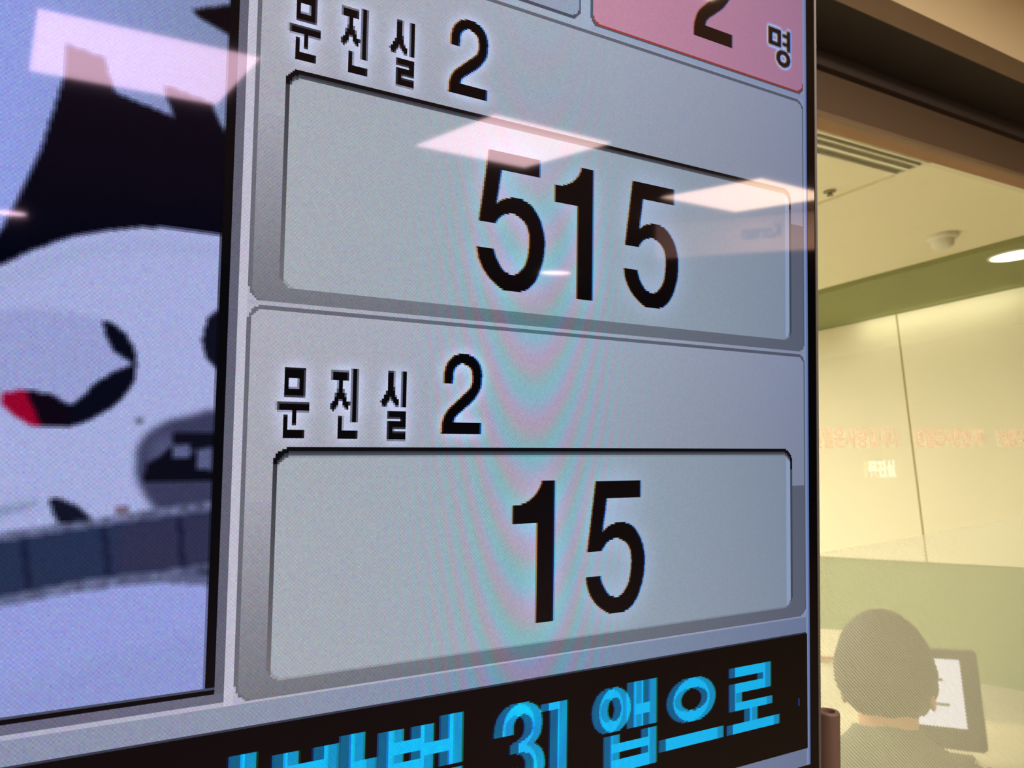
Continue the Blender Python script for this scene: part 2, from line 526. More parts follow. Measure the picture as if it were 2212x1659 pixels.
# eyes and mouth
for s in (1, -1):
    bm = bmesh.new(); bmesh.ops.create_uvsphere(bm, u_segments=16, v_segments=12, radius=0.011, matrix=Matrix.Translation((HX + 0.083, s * 0.030, hz + 0.008)))
    fin(bm, 'eye', mat('eye', (60, 40, 34), 0.2), per, smooth=True)
bm = bmesh.new(); bmesh.ops.create_uvsphere(bm, u_segments=16, v_segments=10, radius=1.0)
for v in bm.verts: v.co = Vector((HX + 0.084 + v.co.x * 0.006, v.co.y * 0.023, hz - 0.058 + v.co.z * 0.006))
fin(bm, 'mouth', mat('lips', (170, 96, 84), 0.5), per, smooth=True)
# hair cap following the skull, longer at the back
bm = bmesh.new(); rr = bmesh.ops.create_uvsphere(bm, u_segments=72, v_segments=48, radius=1.0)
kill = []
for v in bm.verts:
    x, y, z = v.co.copy()
    edge = -0.70 + 0.22 * abs(y) ** 2 if x < 0 else -0.62 + (x ** 0.8) * 1.25       # hairline: low at the nape, above the brow in front
    edge += 0.05 * math.sin(9 * math.atan2(y, x))
    if z < edge: kill.append(v)
    n = 0.5 * math.sin(37 * math.atan2(y, x) + 9 * z) + 0.5 * math.sin(61 * math.atan2(y, x) - 17 * z)
    fade = max(0.0, min(1.0, (z - edge) / 0.55))
    X, Y, Z = headshape((x, y, z), 0.004 + 0.017 * fade + 0.0014 * n * fade)
    v.co = Vector((HX + X, Y, hz + Z + 0.004 * fade))
bmesh.ops.delete(bm, geom=kill, context='VERTS')
ho = fin(bm, 'hair', M_hair, per, smooth=True)
sd = ho.modifiers.new('solid', 'SOLIDIFY'); sd.thickness = 0.006; sd.offset = -1

# shirt: loft of rings round the torso with sleeves, collar clean at the neck
def loft(bm, rings, closed=True):
    vr = [[bm.verts.new(p) for p in ring] for ring in rings]
    for a, b in zip(vr, vr[1:]):
        n = len(a)
        for k in range(n): bm.faces.new((a[k], a[(k + 1) % n], b[(k + 1) % n], b[k]))
    return vr


bm = bmesh.new(); sh = hz - 0.178
def ring(cf, z, a, b, n=40, tilt=0.0, pw_=2.4):
    R_ = []
    for k in range(n):
        t_ = 2 * math.pi * k / n; c, s = math.cos(t_), math.sin(t_)
        X = a * math.copysign(abs(c) ** (2 / pw_), c); Y = b * math.copysign(abs(s) ** (2 / pw_), s)
        R_.append(pw(cf + X, Y, z + tilt * X + 0.002 * math.sin(5 * t_ + 20 * z)))
    return R_


loft(bm, [ring(0.0, 0.47, 0.135, 0.175), ring(-0.005, 0.56, 0.138, 0.172), ring(-0.005, 0.66, 0.135, 0.175), ring(0.005, 0.76, 0.14, 0.21),
          ring(0.015, sh - 0.04, 0.135, 0.240), ring(0.022, sh + 0.005, 0.120, 0.222), ring(0.030, sh + 0.040, 0.098, 0.165),
          ring(0.038, sh + 0.068, 0.080, 0.098, tilt=-0.25, pw_=2.0), ring(0.045, sh + 0.088, 0.068, 0.070, tilt=-0.3, pw_=2.0),
          ring(0.050, sh + 0.100, 0.064, 0.064, tilt=-0.3, pw_=2.0)])
so = fin(bm, 'shirt', M_shirt, per, smooth=True)
sd = so.modifiers.new('solid', 'SOLIDIFY'); sd.thickness = 0.004
sb = so.modifiers.new('sub', 'SUBSURF'); sb.levels = 1; sb.render_levels = 2
for s in (1, -1):
    bm = bmesh.new()
    pts = [(Vector((0.03, s * 0.15, sh - 0.02)), 0.072), (Vector((0.04, s * 0.205, sh - 0.045)), 0.073), (Vector((0.07, s * 0.240, sh - 0.13)), 0.066),
           (Vector((0.11, s * 0.258, sh - 0.25)), 0.060), (Vector((0.125, s * 0.252, sh - 0.29)), 0.062), (Vector((0.20, s * 0.218, sh - 0.275)), 0.053), (Vector((0.32, s * 0.172, sh - 0.243)), 0.042)]
    rings = []
    for i, (p, r_) in enumerate(pts):
        q0 = pts[max(0, i - 1)][0]; q1 = pts[min(len(pts) - 1, i + 1)][0]; dd = (q1 - q0).normalized()
        u_ = dd.cross(Vector((0.3, 0, 1))).normalized(); v_ = dd.cross(u_)
        rings.append([p + r_ * (math.cos(2 * math.pi * k / 24) * u_ + math.sin(2 * math.pi * k / 24) * v_) for k in range(24)])
    loft(bm, rings)
    o = fin(bm, 'sleeve', M_shirt, per, smooth=True)
    sb = o.modifiers.new('sub', 'SUBSURF'); sb.levels = 1; sb.render_levels = 2
for s in (1, -1):
    bm = bmesh.new()
    pts = [(Vector((-0.02, s * 0.085, 0.50)), 0.115), (Vector((0.15, s * 0.11, 0.51)), 0.105), (Vector((0.42, s * 0.13, 0.50)), 0.078), (Vector((0.475, s * 0.13, 0.44)), 0.075), (Vector((0.465, s * 0.13, 0.10)), 0.062)]
    rings = []
    for i, (p, r_) in enumerate(pts):
        q0 = pts[max(0, i - 1)][0]; q1 = pts[min(len(pts) - 1, i + 1)][0]; dd = (q1 - q0).normalized()
        u_ = dd.cross(Vector((0, 1, 0))).normalized(); v_ = dd.cross(u_)
        rings.append([p + r_ * (math.cos(2 * math.pi * k / 24) * u_ + math.sin(2 * math.pi * k / 24) * v_) for k in range(24)])
    loft(bm, rings); fin(bm, 'trouser_leg', M_trouser, per, smooth=True)

# stool, desk, monitor
t = empty('stool', (HC.x - 0.12, HC.y - 0.03, 0)); tag(t, 'round dark stool under the person behind the glass', 'stool')
bm = bmesh.new(); lathe(bm, [(0, 0.32), (0.17, 0.32), (0.185, 0.34), (0.185, 0.375), (0.17, 0.39), (0, 0.392)]); fin(bm, 'seat', M_trouser, t, smooth=True)
bm = bmesh.new(); lathe(bm, [(0, 0.0), (0.2, 0.0), (0.2, 0.012), (0.03, 0.03), (0.022, 0.05), (0.022, 0.33), (0, 0.33)]); fin(bm, 'pedestal', M_silver, t)

mon_c = cc(2.15, 1.012, 0.572, -0.302)
t = empty('desk', (mon_c.x + 0.10, mon_c.y + 0.02, 0), Matrix((FW, LF, UP)).transposed()); tag(t, 'pale desk carrying the monitor in front of the seated person', 'desk')
M_desk = mat('desk_top', (214, 206, 176), 0.5, noise=0.05, scale=20)
DZ = H0 - 0.87
box('tabletop', (-0.12, -0.75, DZ - 0.03), (0.40, 0.75, DZ), M_desk, t, bevel=0.003)
for x in (-0.06, 0.34):
    for y in (-0.69, 0.69):
        box('leg', (x - 0.02, y - 0.02, 0), (x + 0.02, y + 0.02, DZ - 0.028), M_white, t)
yaw2 = math.radians(22)
RZ2 = Matrix.Rotation(yaw2, 3, 'Z')
t = empty('monitor', (mon_c.x, mon_c.y, DZ), RZ2); tag(t, 'dark framed monitor showing a white page, half hidden by the head', 'monitor')
mz = mon_c.z - DZ
M_mon = mat('monitor_plastic', (58, 56, 52), 0.5)
box('housing', (0.0, -0.055, mz - 0.160), (0.035, 0.215, mz + 0.100), M_mon, t, bevel=0.006)
E_page = emitter('white_page', (238, 232, 246), 1.15)
box('screen', (-0.004, -0.015, mz - 0.100), (0.001, 0.185, mz + 0.078), E_page, t)
box('stand_neck', (0.03, 0.06, 0.012), (0.055, 0.10, mz), M_mon, t)
box('stand_base', (-0.07, -0.01, 0.0005), (0.13, 0.17, 0.013), M_mon, t, bevel=0.004)
M_pt = mat('page_text', (150, 150, 150), 0.6)
for z0, y0, y1 in ((0.020, 0.03, 0.14), (-0.045, 0.02, 0.12)):
    box('text_line', (-0.0048, y0, mz + z0), (-0.0039, y1, mz + z0 + 0.008), M_pt, t)

# pale cabinet and paper seen left of the head
cb = Vector((2.62, 1.985, 0))
t = empty('cabinet', cb, Matrix((FW, LF, UP)).transposed()); tag(t, 'pale low cabinet with a reddish top edge left of the seated person', 'cabinet')
box('body', (-0.02, -0.24, 0.04), (0.45, 0.9, H0 - 0.765), mat('cabinet_cream', (236, 232, 205), 0.5), t, bevel=0.004)
box('edge_band', (-0.035, -0.255, H0 - 0.752), (-0.0285, 0.915, H0 - 0.744), mat('edge_band', (176, 116, 84), 0.5), t)
box('top', (-0.028, -0.255, H0 - 0.765), (0.46, 0.915, H0 - 0.744), M_desk, t, bevel=0.002)
box('plinth', (0.0, -0.22, 0.0), (0.43, 0.88, 0.041), M_brown, t)

# ------------------------------------------------------------------ the wall display
PP = 0.8886                                   # one display pixel (mm)
TH = Vector((0.99808766, -0.0446857, -0.04271072))
TU = Vector((0.03852694, -0.09062964, 0.99513916))
TN = Vector((-0.04833934, -0.99488163, -0.08873473))   # towards the viewer
TP = TH * 0.0 - TN * 0.33                      # point of the screen plane nearest the camera


def uv(c, r):
    """display column/row -> metres along TH and TU"""
    return (403.8 - (1366 - c) * PP) / 1000.0, (-4.35 - (r - 551) * PP) / 1000.0


u0, v0 = uv(684, 780)
org = TP + TH * u0 + TU * v0 + Vector((0, 0, H0))
ROT = Matrix((TH, -TN, TU)).transposed()
disp = empty('wall_display', org, ROT)
tag(disp, 'large black-framed wall display showing queue numbers 515 and 15 in grey panels', 'display')


def loc(c, r, y=0.0):
    u, v = uv(c, r)
    return (u - u0, y, v - v0)


def dbox(name, c0, r0, c1, r1, y0, y1, m, parent=disp, bevel=0.0):
    a = loc(c0, r1); b = loc(c1, r0)
    return box(name, (a[0], y0, a[2]), (b[0], y1, b[2]), m, parent, bevel)


# housing: glass face flush with the picture, thin silver rim, body and bracket
bm = bmesh.new()
for c0, r0, c1, r1 in ((-7.6, -9, 0, 777), (1367.6, -9, 1375.6, 777), (0, -9, 1367.6, 0), (0, 767, 1367.6, 777)):
    a = loc(c0, r1); b = loc(c1, r0); addbox(bm, (a[0], -0.0002, a[2]), (b[0], 0.004, b[2]))
fin(bm, 'bezel', None, disp); bez = disp.children[-1]
bm = bmesh.new()
for c0, r0, c1, r1 in ((-9.8, -11, -7.6, 779), (1375.6, -11, 1377.7, 779), (-7.6, -11, 1375.6, -9), (-7.6, 777, 1375.6, 779)):
    a = loc(c0, r1); b = loc(c1, r0); addbox(bm, (a[0], -0.0006, a[2]), (b[0], 0.018, b[2]))
fin(bm, 'rim', M_silver, disp)
dbox('casing', -8, -9.5, 1376, 777.5, 0.004, 0.020, M_casing)
dbox('rear_cover', 120, 90, 1250, 700, 0.020, 0.062, M_casing, bevel=0.006)
bm = bmesh.new()
a = loc(560, 600); b = loc(800, 200)
addbox(bm, (a[0], 0.062, a[2]), (b[0], 0.075, b[2]))
addbox(bm, (a[0] + .03, 0.075, a[2] + .10), (b[0] - .03, 0.55, b[2] - .10))
fin(bm, 'bracket', M_casing, disp)

# hollow brown support tube beside the right edge
q = Matrix((TH, -TN, TU)) @ (Vector((0.8825, 0.6660, -0.3195)) * 0.66 + Vector((0, 0, H0)) - org)
bm = bmesh.new()
lathe(bm, [(0, -0.60), (0.0092, -0.60), (0.0092, -0.0012), (0.0086, 0), (0.0054, 0), (0.0052, -0.002), (0.0050, -0.035), (0, -0.035)], 64, loc=(q.x, q.y, q.z))
o = fin(bm, 'support_tube', mat('bronze_tube', (92, 68, 58), 0.5), disp, smooth=False); o['label'] = 'hollow brown tube'
bm = bmesh.new()
for zz in (-0.15,): addbox(bm, (q.x - 0.08, q.y - 0.006, q.z + zz), (q.x - 0.006, q.y + 0.006, q.z + zz + 0.02))
fin(bm, 'tube_clamp', M_casing, disp)

# ---- picture, rasterised in display pixels --------------------------------
C0, C1, R0_, R1_ = 872, 1368, 190, 767
W_, H_ = C1 - C0, R1_ - R0_
IMG = np.zeros((H_, W_, 3)); SEG = np.zeros((H_, W_), int)
cc_, rr_ = np.meshgrid(np.arange(C0, C1) + 0.5, np.arange(R0_, R1_) + 0.5)


def lat(c):
    k = [872, 990, 1100, 1200, 1290, 1368]
    return np.stack([np.interp(c, k, v) for v in ((0.97, 1.0, .945, .89, .81, .73), (0.97, 1.0, .975, .945, .86, .785), (1.02, 1.0, .99, .97, .915, .87))], -1)


LAT = lat(cc_) * 0.965  # viewing-angle dimming towards the right, put into the pixel colours


def reg(c0, r0, c1, r1):
    return (cc_ > c0) & (cc_ < c1) & (rr_ > r0) & (rr_ < r1)


def rrect(c0, r0, c1, r1, rad):
    dx = np.maximum(np.maximum(c0 + rad - cc_, cc_ - (c1 - rad)), 0); dy = np.maximum(np.maximum(r0 + rad - rr_, rr_ - (r1 - rad)), 0)
    return reg(c0, r0, c1, r1) & (dx * dx + dy * dy <= rad * rad + 0.3)


def put(mask, rgb, seg=None, lat_=True, a=1.0):
    col = np.broadcast_to(np.asarray(rgb, float), IMG.shape)
    if lat_: col = col * LAT
    IMG[mask] = IMG[mask] * (1 - a) + col[mask] * a
    if seg is not None: SEG[mask] = seg


def blur(a, n, it=2):
    if n < 1: return a
    for _ in range(it):
        for ax in (0, 1):
            p = np.pad(a, [(n, n) if i == ax else (0, 0) for i in range(a.ndim)], mode='edge')
            cs = np.cumsum(p, axis=ax); z = np.zeros_like(np.take(cs, [0], axis=ax)); cs = np.concatenate([z, cs], axis=ax)
            m = a.shape[ax]
            a = (np.take(cs, np.arange(2 * n + 1, 2 * n + 1 + m), axis=ax) - np.take(cs, np.arange(0, m), axis=ax)) / (2 * n + 1)
    return a


def poly_mask(pts, sx=3, sy=3):
    """coverage of a polygon on an sx * sy finer grid, returned as (H, W*sx)"""
    x = C0 + (np.arange(W_ * sx) + 0.5) / sx
    out = np.zeros((H_, W_ * sx))
    pts = [tuple(p) for p in pts]; n = len(pts)
    for k in range(sy):
        for i in range(H_):
            y = R0_ + i + (k + 0.5) / sy
            xs = []
            for j in range(n):
                (xa, ya), (xb, yb) = pts[j], pts[(j + 1) % n]
                if (ya <= y) != (yb <= y): xs.append(xa + (y - ya) * (xb - xa) / (yb - ya))
            xs.sort()
            for q in range(0, len(xs) - 1, 2): out[i] += ((x > xs[q]) & (x < xs[q + 1])) / sy
    return out


def spline(pts, n=6, closed=False):
    out = []; m = len(pts)
    for i in range(m - (0 if closed else 1)):
        if closed: p0, p1, p2, p3 = pts[i - 1], pts[i], pts[(i + 1) % m], pts[(i + 2) % m]
        else: p0, p1, p2, p3 = pts[max(0, i - 1)], pts[i], pts[i + 1], pts[min(m - 1, i + 2)]
        for k in range(n):
            t = k / n; t2, t3 = t * t, t ** 3
            out.append(tuple(0.5 * (2 * p1[a] + (p2[a] - p0[a]) * t + (2 * p0[a] - 5 * p1[a] + 4 * p2[a] - p3[a]) * t2 + (3 * p1[a] - p0[a] - 3 * p2[a] + p3[a]) * t3) for a in (0, 1)))
    if not closed: out.append(tuple(pts[-1]))
    return out


def sub_rgb(cov3):
    """3x horizontal coverage -> per channel coverage (sub-pixel lettering)"""
    p = np.pad(cov3, ((0, 0), (2, 2)))
    f = (p[:, 0:-4] + 2 * p[:, 1:-3] + 3 * p[:, 2:-2] + 2 * p[:, 3:-1] + p[:, 4:]) / 9
    return np.stack([f[:, 0::3], f[:, 1::3], f[:, 2::3]], -1)


# segments
S_BG, S_VID, S_C1, S_C2, S_PINK, S_TICK, S_WB, S_B1, S_B2, S_H1, S_H2, S_N1, S_N2, S_PT, S_TT = range(15)

put(reg(0, 0, 2000, 2000), (190, 188, 208), S_BG)                   # light margin
put(reg(0, 669, 1364.5, 679), (150, 158, 182), S_BG)
put(reg(0, 679, 1364.5, 680.2), (56, 62, 80), S_BG)
put(reg(0, 756, 1364, 767), (150, 156, 178), S_BG)
put(reg(1364, 0, 1366, 2000), (172, 188, 214), S_BG)
put(reg(1366, 0, 1368, 2000), (138, 152, 205), S_BG)
put(reg(981, 0, 985, 666), (104, 104, 122), S_BG); put(reg(0, 663, 985, 666.6), (112, 112, 134), S_BG)
put(reg(985, 0, 989, 669), (202, 200, 218), S_BG); put(reg(989, 0, 991, 311), (140, 142, 160), S_BG)

# the white box, pink counter box
put(reg(991, 0, 1174, 309), (186, 192, 210), S_BG)
put(rrect(950, 100, 1172, 306, 7), (86, 88, 104), S_WB)
put(rrect(950, 100, 1171, 304, 6), (170, 176, 198), S_WB)
put(reg(1172, 0, 1179, 309), (186, 192, 214), S_BG)
put(rrect(1179, 100, 1364.5, 307, 8), (96, 100, 112), S_PINK)
put(rrect(1180.6, 100, 1364, 305.3, 7), (196, 62, 52), S_PINK)
put(rrect(1180.6, 100, 1363.6, 303.8, 7), (226, 152, 176), S_PINK)
put(reg(1179, 306.2, 1364, 308.6), (178, 184, 206), S_BG)


def card(top, sc, sb):
    """one call panel: light upper half, darker lower half, recessed number box"""
    put(rrect(989.4, top, 1364.4, top + 178.5, 8), (112, 112, 124), sc)
    m = rrect(990.6, top + 2.0, 1363.4, top + 178, 7)
    put(m, (182, 182, 196), sc)
    k = np.clip((rr_ - top) / 90, 0, 1)[..., None]
    IMG[m] = (IMG * (1.02 - 0.05 * k))[m]
    low = m & (rr_ > top + 90)
    kl = np.clip((rr_ - top - 90) / 88, 0, 1)
    kc = np.interp(cc_, [990, 1200, 1340], [0, .55, 1])
    f_ = ((0.97 - 0.27 * kl) * (1 - kc) + 0.70 * kc)[..., None]
    SEG[low] = sc
    IMG[low] = (np.array([180, 180, 194.]) * LAT * f_)[low]
    t = top + 65.5
    put(rrect(1002.5, t, 1351, t + 106, 9), (14, 13, 16), sb, lat_=False)
    edge = rrect(1002.5, t, 1351, t + 106, 9)
    dark = np.clip((rr_ - t - 6) / 90, 0, 1)[..., None] * np.ones(3)
    left = edge & (cc_ < 1004.6) & (rr_ > t + 8)
    IMG[left] = (np.array([58, 58, 66]) * (1 - dark) + np.array([112, 110, 118]) * dark)[left]
    right = edge & (cc_ > 1348) & (rr_ > t + 14)
    put(right, (62, 72, 84), sb, lat_=False)
    put(edge & (rr_ > t + 12) & (rr_ > t + 104), (140, 140, 150), sb)
    for i, (a, col) in enumerate(((2, (58, 60, 70)), (3, (76, 80, 90)), (4, (160, 164, 172)))):
        put(edge & rrect(1004.6, t + a, 1349.4, t + 110, 8), col, sb, lat_=(i == 2))
    inner = rrect(1004.6, t + 4.6, 1349.2, t + 105.4, 8)
    put(inner, (178, 183, 193), sb)
    put(inner & (cc_ > 1345.4), (196, 206, 226), sb)
    return inner


card(310.0, S_C1, S_B1); card(489.6, S_C2, S_B2)
put(reg(989, 487.6, 1364.4, 489.6), (186, 184, 200), S_BG)

TXT = {}


def stroke(lst, dc, dr, seg):
    m = np.zeros((H_, W_))
    for c0, r0, c1, r1, a in lst:
        s = (slice(int(r0 + dr - R0_), int(r1 + dr - R0_)), slice(int(c0 + dc - C0), int(c1 + dc - C0)))
        m[s] = a
    return m


G = []
B = G.append
# mun
B((1007, 518, 1017, 532, 1)); B((1016, 518, 1017, 532, .72)); B((1007, 531, 1017, 532, .72)); B((1016, 531, 1017, 532, .5))
B((1009, 523, 1014, 528, 0)); B((1013, 523, 1014, 528, .4)); B((1009, 527, 1014, 528, .35)); B((1007, 518, 1017, 519, .93))
B((1004, 534, 1019, 535, .72)); B((1004, 535, 1019, 538, 1)); B((1004, 535, 1005, 538, .7)); B((1003, 534, 1004, 538, .15))
B((1005, 538, 1019, 539, .38)); B((1004, 538, 1011, 539, .22)); B((1011, 538, 1013, 545, 1)); B((1011, 544, 1013, 545, .8))
B((1007, 540, 1009, 551, 1)); B((1007, 540, 1009, 541, .85)); B((1007, 547, 1017, 551, 1)); B((1016, 547, 1017, 551, .9))
# jin
B((1029, 518, 1038, 519, .45)); B((1029, 518, 1030, 523, .45)); B((1030, 519, 1038, 523, 1)); B((1037, 519, 1038, 523, .82))
B((1033, 523, 1035, 533, 1)); B((1032, 523, 1033, 527, .3)); B((1032, 527, 1033, 529, .6)); B((1035, 527, 1036, 529, .5))
B((1032, 529, 1036, 531, 1)); B((1031, 529, 1032, 531, .6)); B((1036, 529, 1037, 531, .5)); B((1031, 531, 1037, 533, 1)); B((1033, 532, 1035, 533, .6))
B((1030, 533, 1033, 534, 1)); B((1035, 533, 1038, 534, 1)); B((1038, 533, 1039, 535, .8)); B((1030, 534, 1033, 535, 1)); B((1035, 534, 1038, 535, 1))
B((1029, 534, 1030, 537, .8)); B((1030, 535, 1032, 536, 1)); B((1032, 535, 1033, 536, .4)); B((1036, 535, 1038, 536, 1)); B((1035, 535, 1036, 536, .3))
B((1030, 536, 1031, 537, 1)); B((1031, 536, 1032, 537, .7)); B((1037, 536, 1038, 537, 1)); B((1036, 536, 1037, 537, .4)); B((1030, 537, 1031, 538, .8))
B((1039, 517, 1044, 543, .45)); B((1040, 517, 1042, 543, 1)); B((1043, 517, 1044, 543, 0)); B((1042, 517, 1043, 543, .5))
B((1033, 540, 1035, 551, 1)); B((1033, 540, 1035, 541, .85)); B((1035, 540, 1036, 547, .22)); B((1033, 547, 1043, 551, 1)); B((1042, 547, 1043, 551, .85))
# sil
B((1058, 517, 1061, 531, 1)); B((1058, 517, 1061, 518, .72)); B((1061, 517, 1062, 525, .3)); B((1061, 525, 1062, 527, .75))
B((1057, 527, 1062, 529, 1)); B((1057, 527, 1058, 529, .85)); B((1056, 529, 1063, 531, 1)); B((1062, 529, 1063, 530, .4)); B((1059, 530, 1060, 531, .6))
B((1055, 531, 1058, 533, 1)); B((1058, 531, 1059, 532, 1)); B((1058, 532, 1059, 533, .5)); B((1059, 531, 1060, 532, .3)); B((1060, 531, 1061, 532, .8)); B((1061, 531, 1064, 533, 1)); B((1060, 532, 1061, 533, .2))
B((1054, 532, 1055, 533, .6)); B((1055, 533, 1057, 534, 1)); B((1057, 533, 1058, 534, .8)); B((1062, 533, 1064, 534, 1)); B((1055, 534, 1056, 535, .6)); B((1056, 534, 1057, 535, 1)); B((1057, 534, 1058, 535, .5)); B((1062, 534, 1064, 535, .55)); B((1061, 533, 1062, 534, .3))
B((1065, 517, 1066, 535, .5)); B((1066, 517, 1068, 535, 1))
B((1058, 537, 1068, 551, 1)); B((1058, 537, 1059, 551, .8)); B((1058, 540, 1065, 541, .75)); B((1058, 541, 1065, 542, 0)); B((1065, 541, 1066, 542, .8))
B((1061, 545, 1068, 546, .75)); B((1062, 546, 1068, 547, 0)); B((1061, 546, 1062, 547, .35)); B((1061, 547, 1068, 548, .8)); B((1058, 551, 1068, 552, .35))

T2 = spline([(1088.5, 521.8), (1088.7, 516.8), (1089.9, 512.4), (1091.9, 509.5), (1094.9, 507.1), (1100, 506.0), (1105.5, 507.2), (1108.9, 510.2), (1110.6, 514.3), (1110.8, 518.8), (1110.2, 523.5), (1108.1, 527.4), (1105, 531.2), (1101, 534.6), (1097.4, 537.4), (1095.3, 539.7), (1094.4, 542)], 5)
T2 += [(1110.7, 542), (1110.7, 547.8), (1087.8, 547.8)]
T2 += spline([(1088, 542.8), (1089.8, 537.8), (1091.8, 535.1), (1095.1, 532), (1099.7, 527.9), (1103.0, 525), (1104.7, 522.7), (1105.4, 520.0), (1105, 516), (1103.7, 513.2), (1100, 511.4), (1097.1, 511.9), (1095, 514), (1094, 517), (1093.8, 521.8)], 5)
T5 = [(0, 0), (32.8, 0), (32.8, 9.8), (8.1, 9.8), (5.2, 29)]
T5 += spline([(5.2, 29), (9, 26.2), (13.5, 24.6), (18, 24.0), (23, 24.8), (28.2, 27.5), (33.5, 34.5), (36.2, 43), (36.4, 50), (35.2, 58), (31.5, 67.5), (26.5, 73.3), (21.8, 75.5), (15.5, 76.2), (9.5, 75.4), (1, 69.6), (-4.4, 61.8), (-6.4, 53.8)], 5)
T5 += [(3.9, 53.8)]
T5 += spline([(3.9, 53.8), (5.6, 59), (10.2, 65.2), (14.8, 66.6), (19.5, 65.6), (24.6, 59), (26.4, 48), (25.6, 41), (22.8, 36.5), (17.2, 33.5), (12.5, 33.6), (8.2, 35.6), (4.6, 40.0)], 5)
T5 += [(-5.5, 40.0)]
T1 = [(-8.6, 0), (0, 0), (0, 76.8), (-11.3, 76.8), (-11.3, 23.3), (-27, 23.3), (-27, 13.2)]
T1 += spline([(-27, 13.2), (-22, 12.7), (-16.3, 10.4), (-12, 6.8), (-9.4, 2.8), (-8.6, 0)], 5)[1:-1]


def off(p, dx, dy, s=1.0): return [(a * s + dx, b * s + dy) for a, b in p]


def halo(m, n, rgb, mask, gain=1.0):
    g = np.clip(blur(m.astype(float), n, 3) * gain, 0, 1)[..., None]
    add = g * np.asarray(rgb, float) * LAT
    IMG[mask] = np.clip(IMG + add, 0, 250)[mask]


def ink(cov, rgb, seg, thr=0.3):
    if cov.ndim == 2: cov = np.repeat(cov[..., None], 3, 2)
    global IMG
    IMG = IMG * (1 - cov) + np.asarray(rgb, float) * cov
    SEG[cov.max(-1) > thr] = seg


two = poly_mask(T2, 3, 2)
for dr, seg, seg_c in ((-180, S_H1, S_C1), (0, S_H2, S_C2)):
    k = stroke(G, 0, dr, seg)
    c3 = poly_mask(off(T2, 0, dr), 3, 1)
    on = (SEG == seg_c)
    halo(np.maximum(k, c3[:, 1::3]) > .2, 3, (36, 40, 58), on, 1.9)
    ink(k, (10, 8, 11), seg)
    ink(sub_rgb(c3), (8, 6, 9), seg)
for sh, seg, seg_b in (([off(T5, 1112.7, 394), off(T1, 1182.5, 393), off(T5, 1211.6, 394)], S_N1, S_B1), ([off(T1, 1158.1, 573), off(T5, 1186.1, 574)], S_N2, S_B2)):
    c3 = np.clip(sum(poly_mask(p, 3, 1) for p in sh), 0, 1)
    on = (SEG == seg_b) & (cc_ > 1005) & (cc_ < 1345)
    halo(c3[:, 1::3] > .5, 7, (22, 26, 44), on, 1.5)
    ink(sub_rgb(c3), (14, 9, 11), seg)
# pink counter box lettering
p2 = poly_mask(off(T2, 1260.6 - 1087.8 * 1.482, 289.8 - 547.8 * 1.482, 1.482), 3, 2)
ink(sub_rgb(p2), (34, 20, 16), S_PT)


def ell(cx, cy, rx_, ry_, n=40): return [(cx + rx_ * math.cos(2 * math.pi * k / n), cy + ry_ * math.sin(2 * math.pi * k / n)) for k in range(n)]


def pbox(c0, r0, c1, r1): return [(c0, r0), (c1, r0), (c1, r1), (c0, r1)]


def cover(adds, subs=(), sx=3, sy=3):
    m = np.zeros((H_, W_ * sx))
    for p in adds: m = np.maximum(m, poly_mask(p, sx, sy))
    for p in subs: m = m * (1 - poly_mask(p, sx, sy))
    return m


my = cover([pbox(1329.2, 264.7, 1342.0, 277.3)], [pbox(1333.2, 268.2, 1338.5, 274.5)])
my = np.maximum(my, cover([pbox(1347.6, 263.7, 1351.5, 278.7), pbox(1343.4, 266.8, 1348, 269.4), pbox(1343.4, 272.7, 1348, 275.3)]))
my = np.maximum(my, cover([ell(1344.1, 284.6, 7.2, 6.1)], [ell(1344.1, 284.6, 3.2, 2.9)]))
mm = my[:, 1::3]
g = np.clip(blur((mm > .3).astype(float), 1, 2) * 3.2, 0, 1)[..., None]
pk = (SEG == S_PINK)
IMG[pk] = (IMG * (1 - g) + np.array([180, 188, 220.]) * LAT * g * 1.25)[pk]
ink(sub_rgb(my), (34, 20, 16), S_PT)

# ---- ticker: moving cyan lettering, one refresh overlapping the next --------
put(reg(0, 680.2, 1365, 756), (3, 3, 5), S_TICK, lat_=False)
SH = 5.6
A_ = []
A_ += [pbox(988, 691, 994.6, 800)]
A_ += [pbox(1007, 694, 1013.8, 800), pbox(1025.5, 694, 1032.2, 800), pbox(1009, 699.9, 1030, 706.2), pbox(1038.4, 691, 1045.2, 800), pbox(1043, 704.1, 1051.2, 710)]
A_ += [pbox(1057.4, 692.7, 1065.3, 714.8), pbox(1074.8, 692.7, 1081.6, 714.8), pbox(1060, 698.7, 1080, 705), pbox(1060, 708.7, 1080, 714.8),
       pbox(1081, 702, 1093, 708.4), pbox(1090.2, 690.5, 1097.9, 715), pbox(1062, 717.1, 1097.9, 722), pbox(1092, 717.1, 1097.9, 745)]
A_ += [pbox(1150.7, 693.7, 1162.6, 697.7), pbox(1156.6, 693.7, 1162.6, 737)]
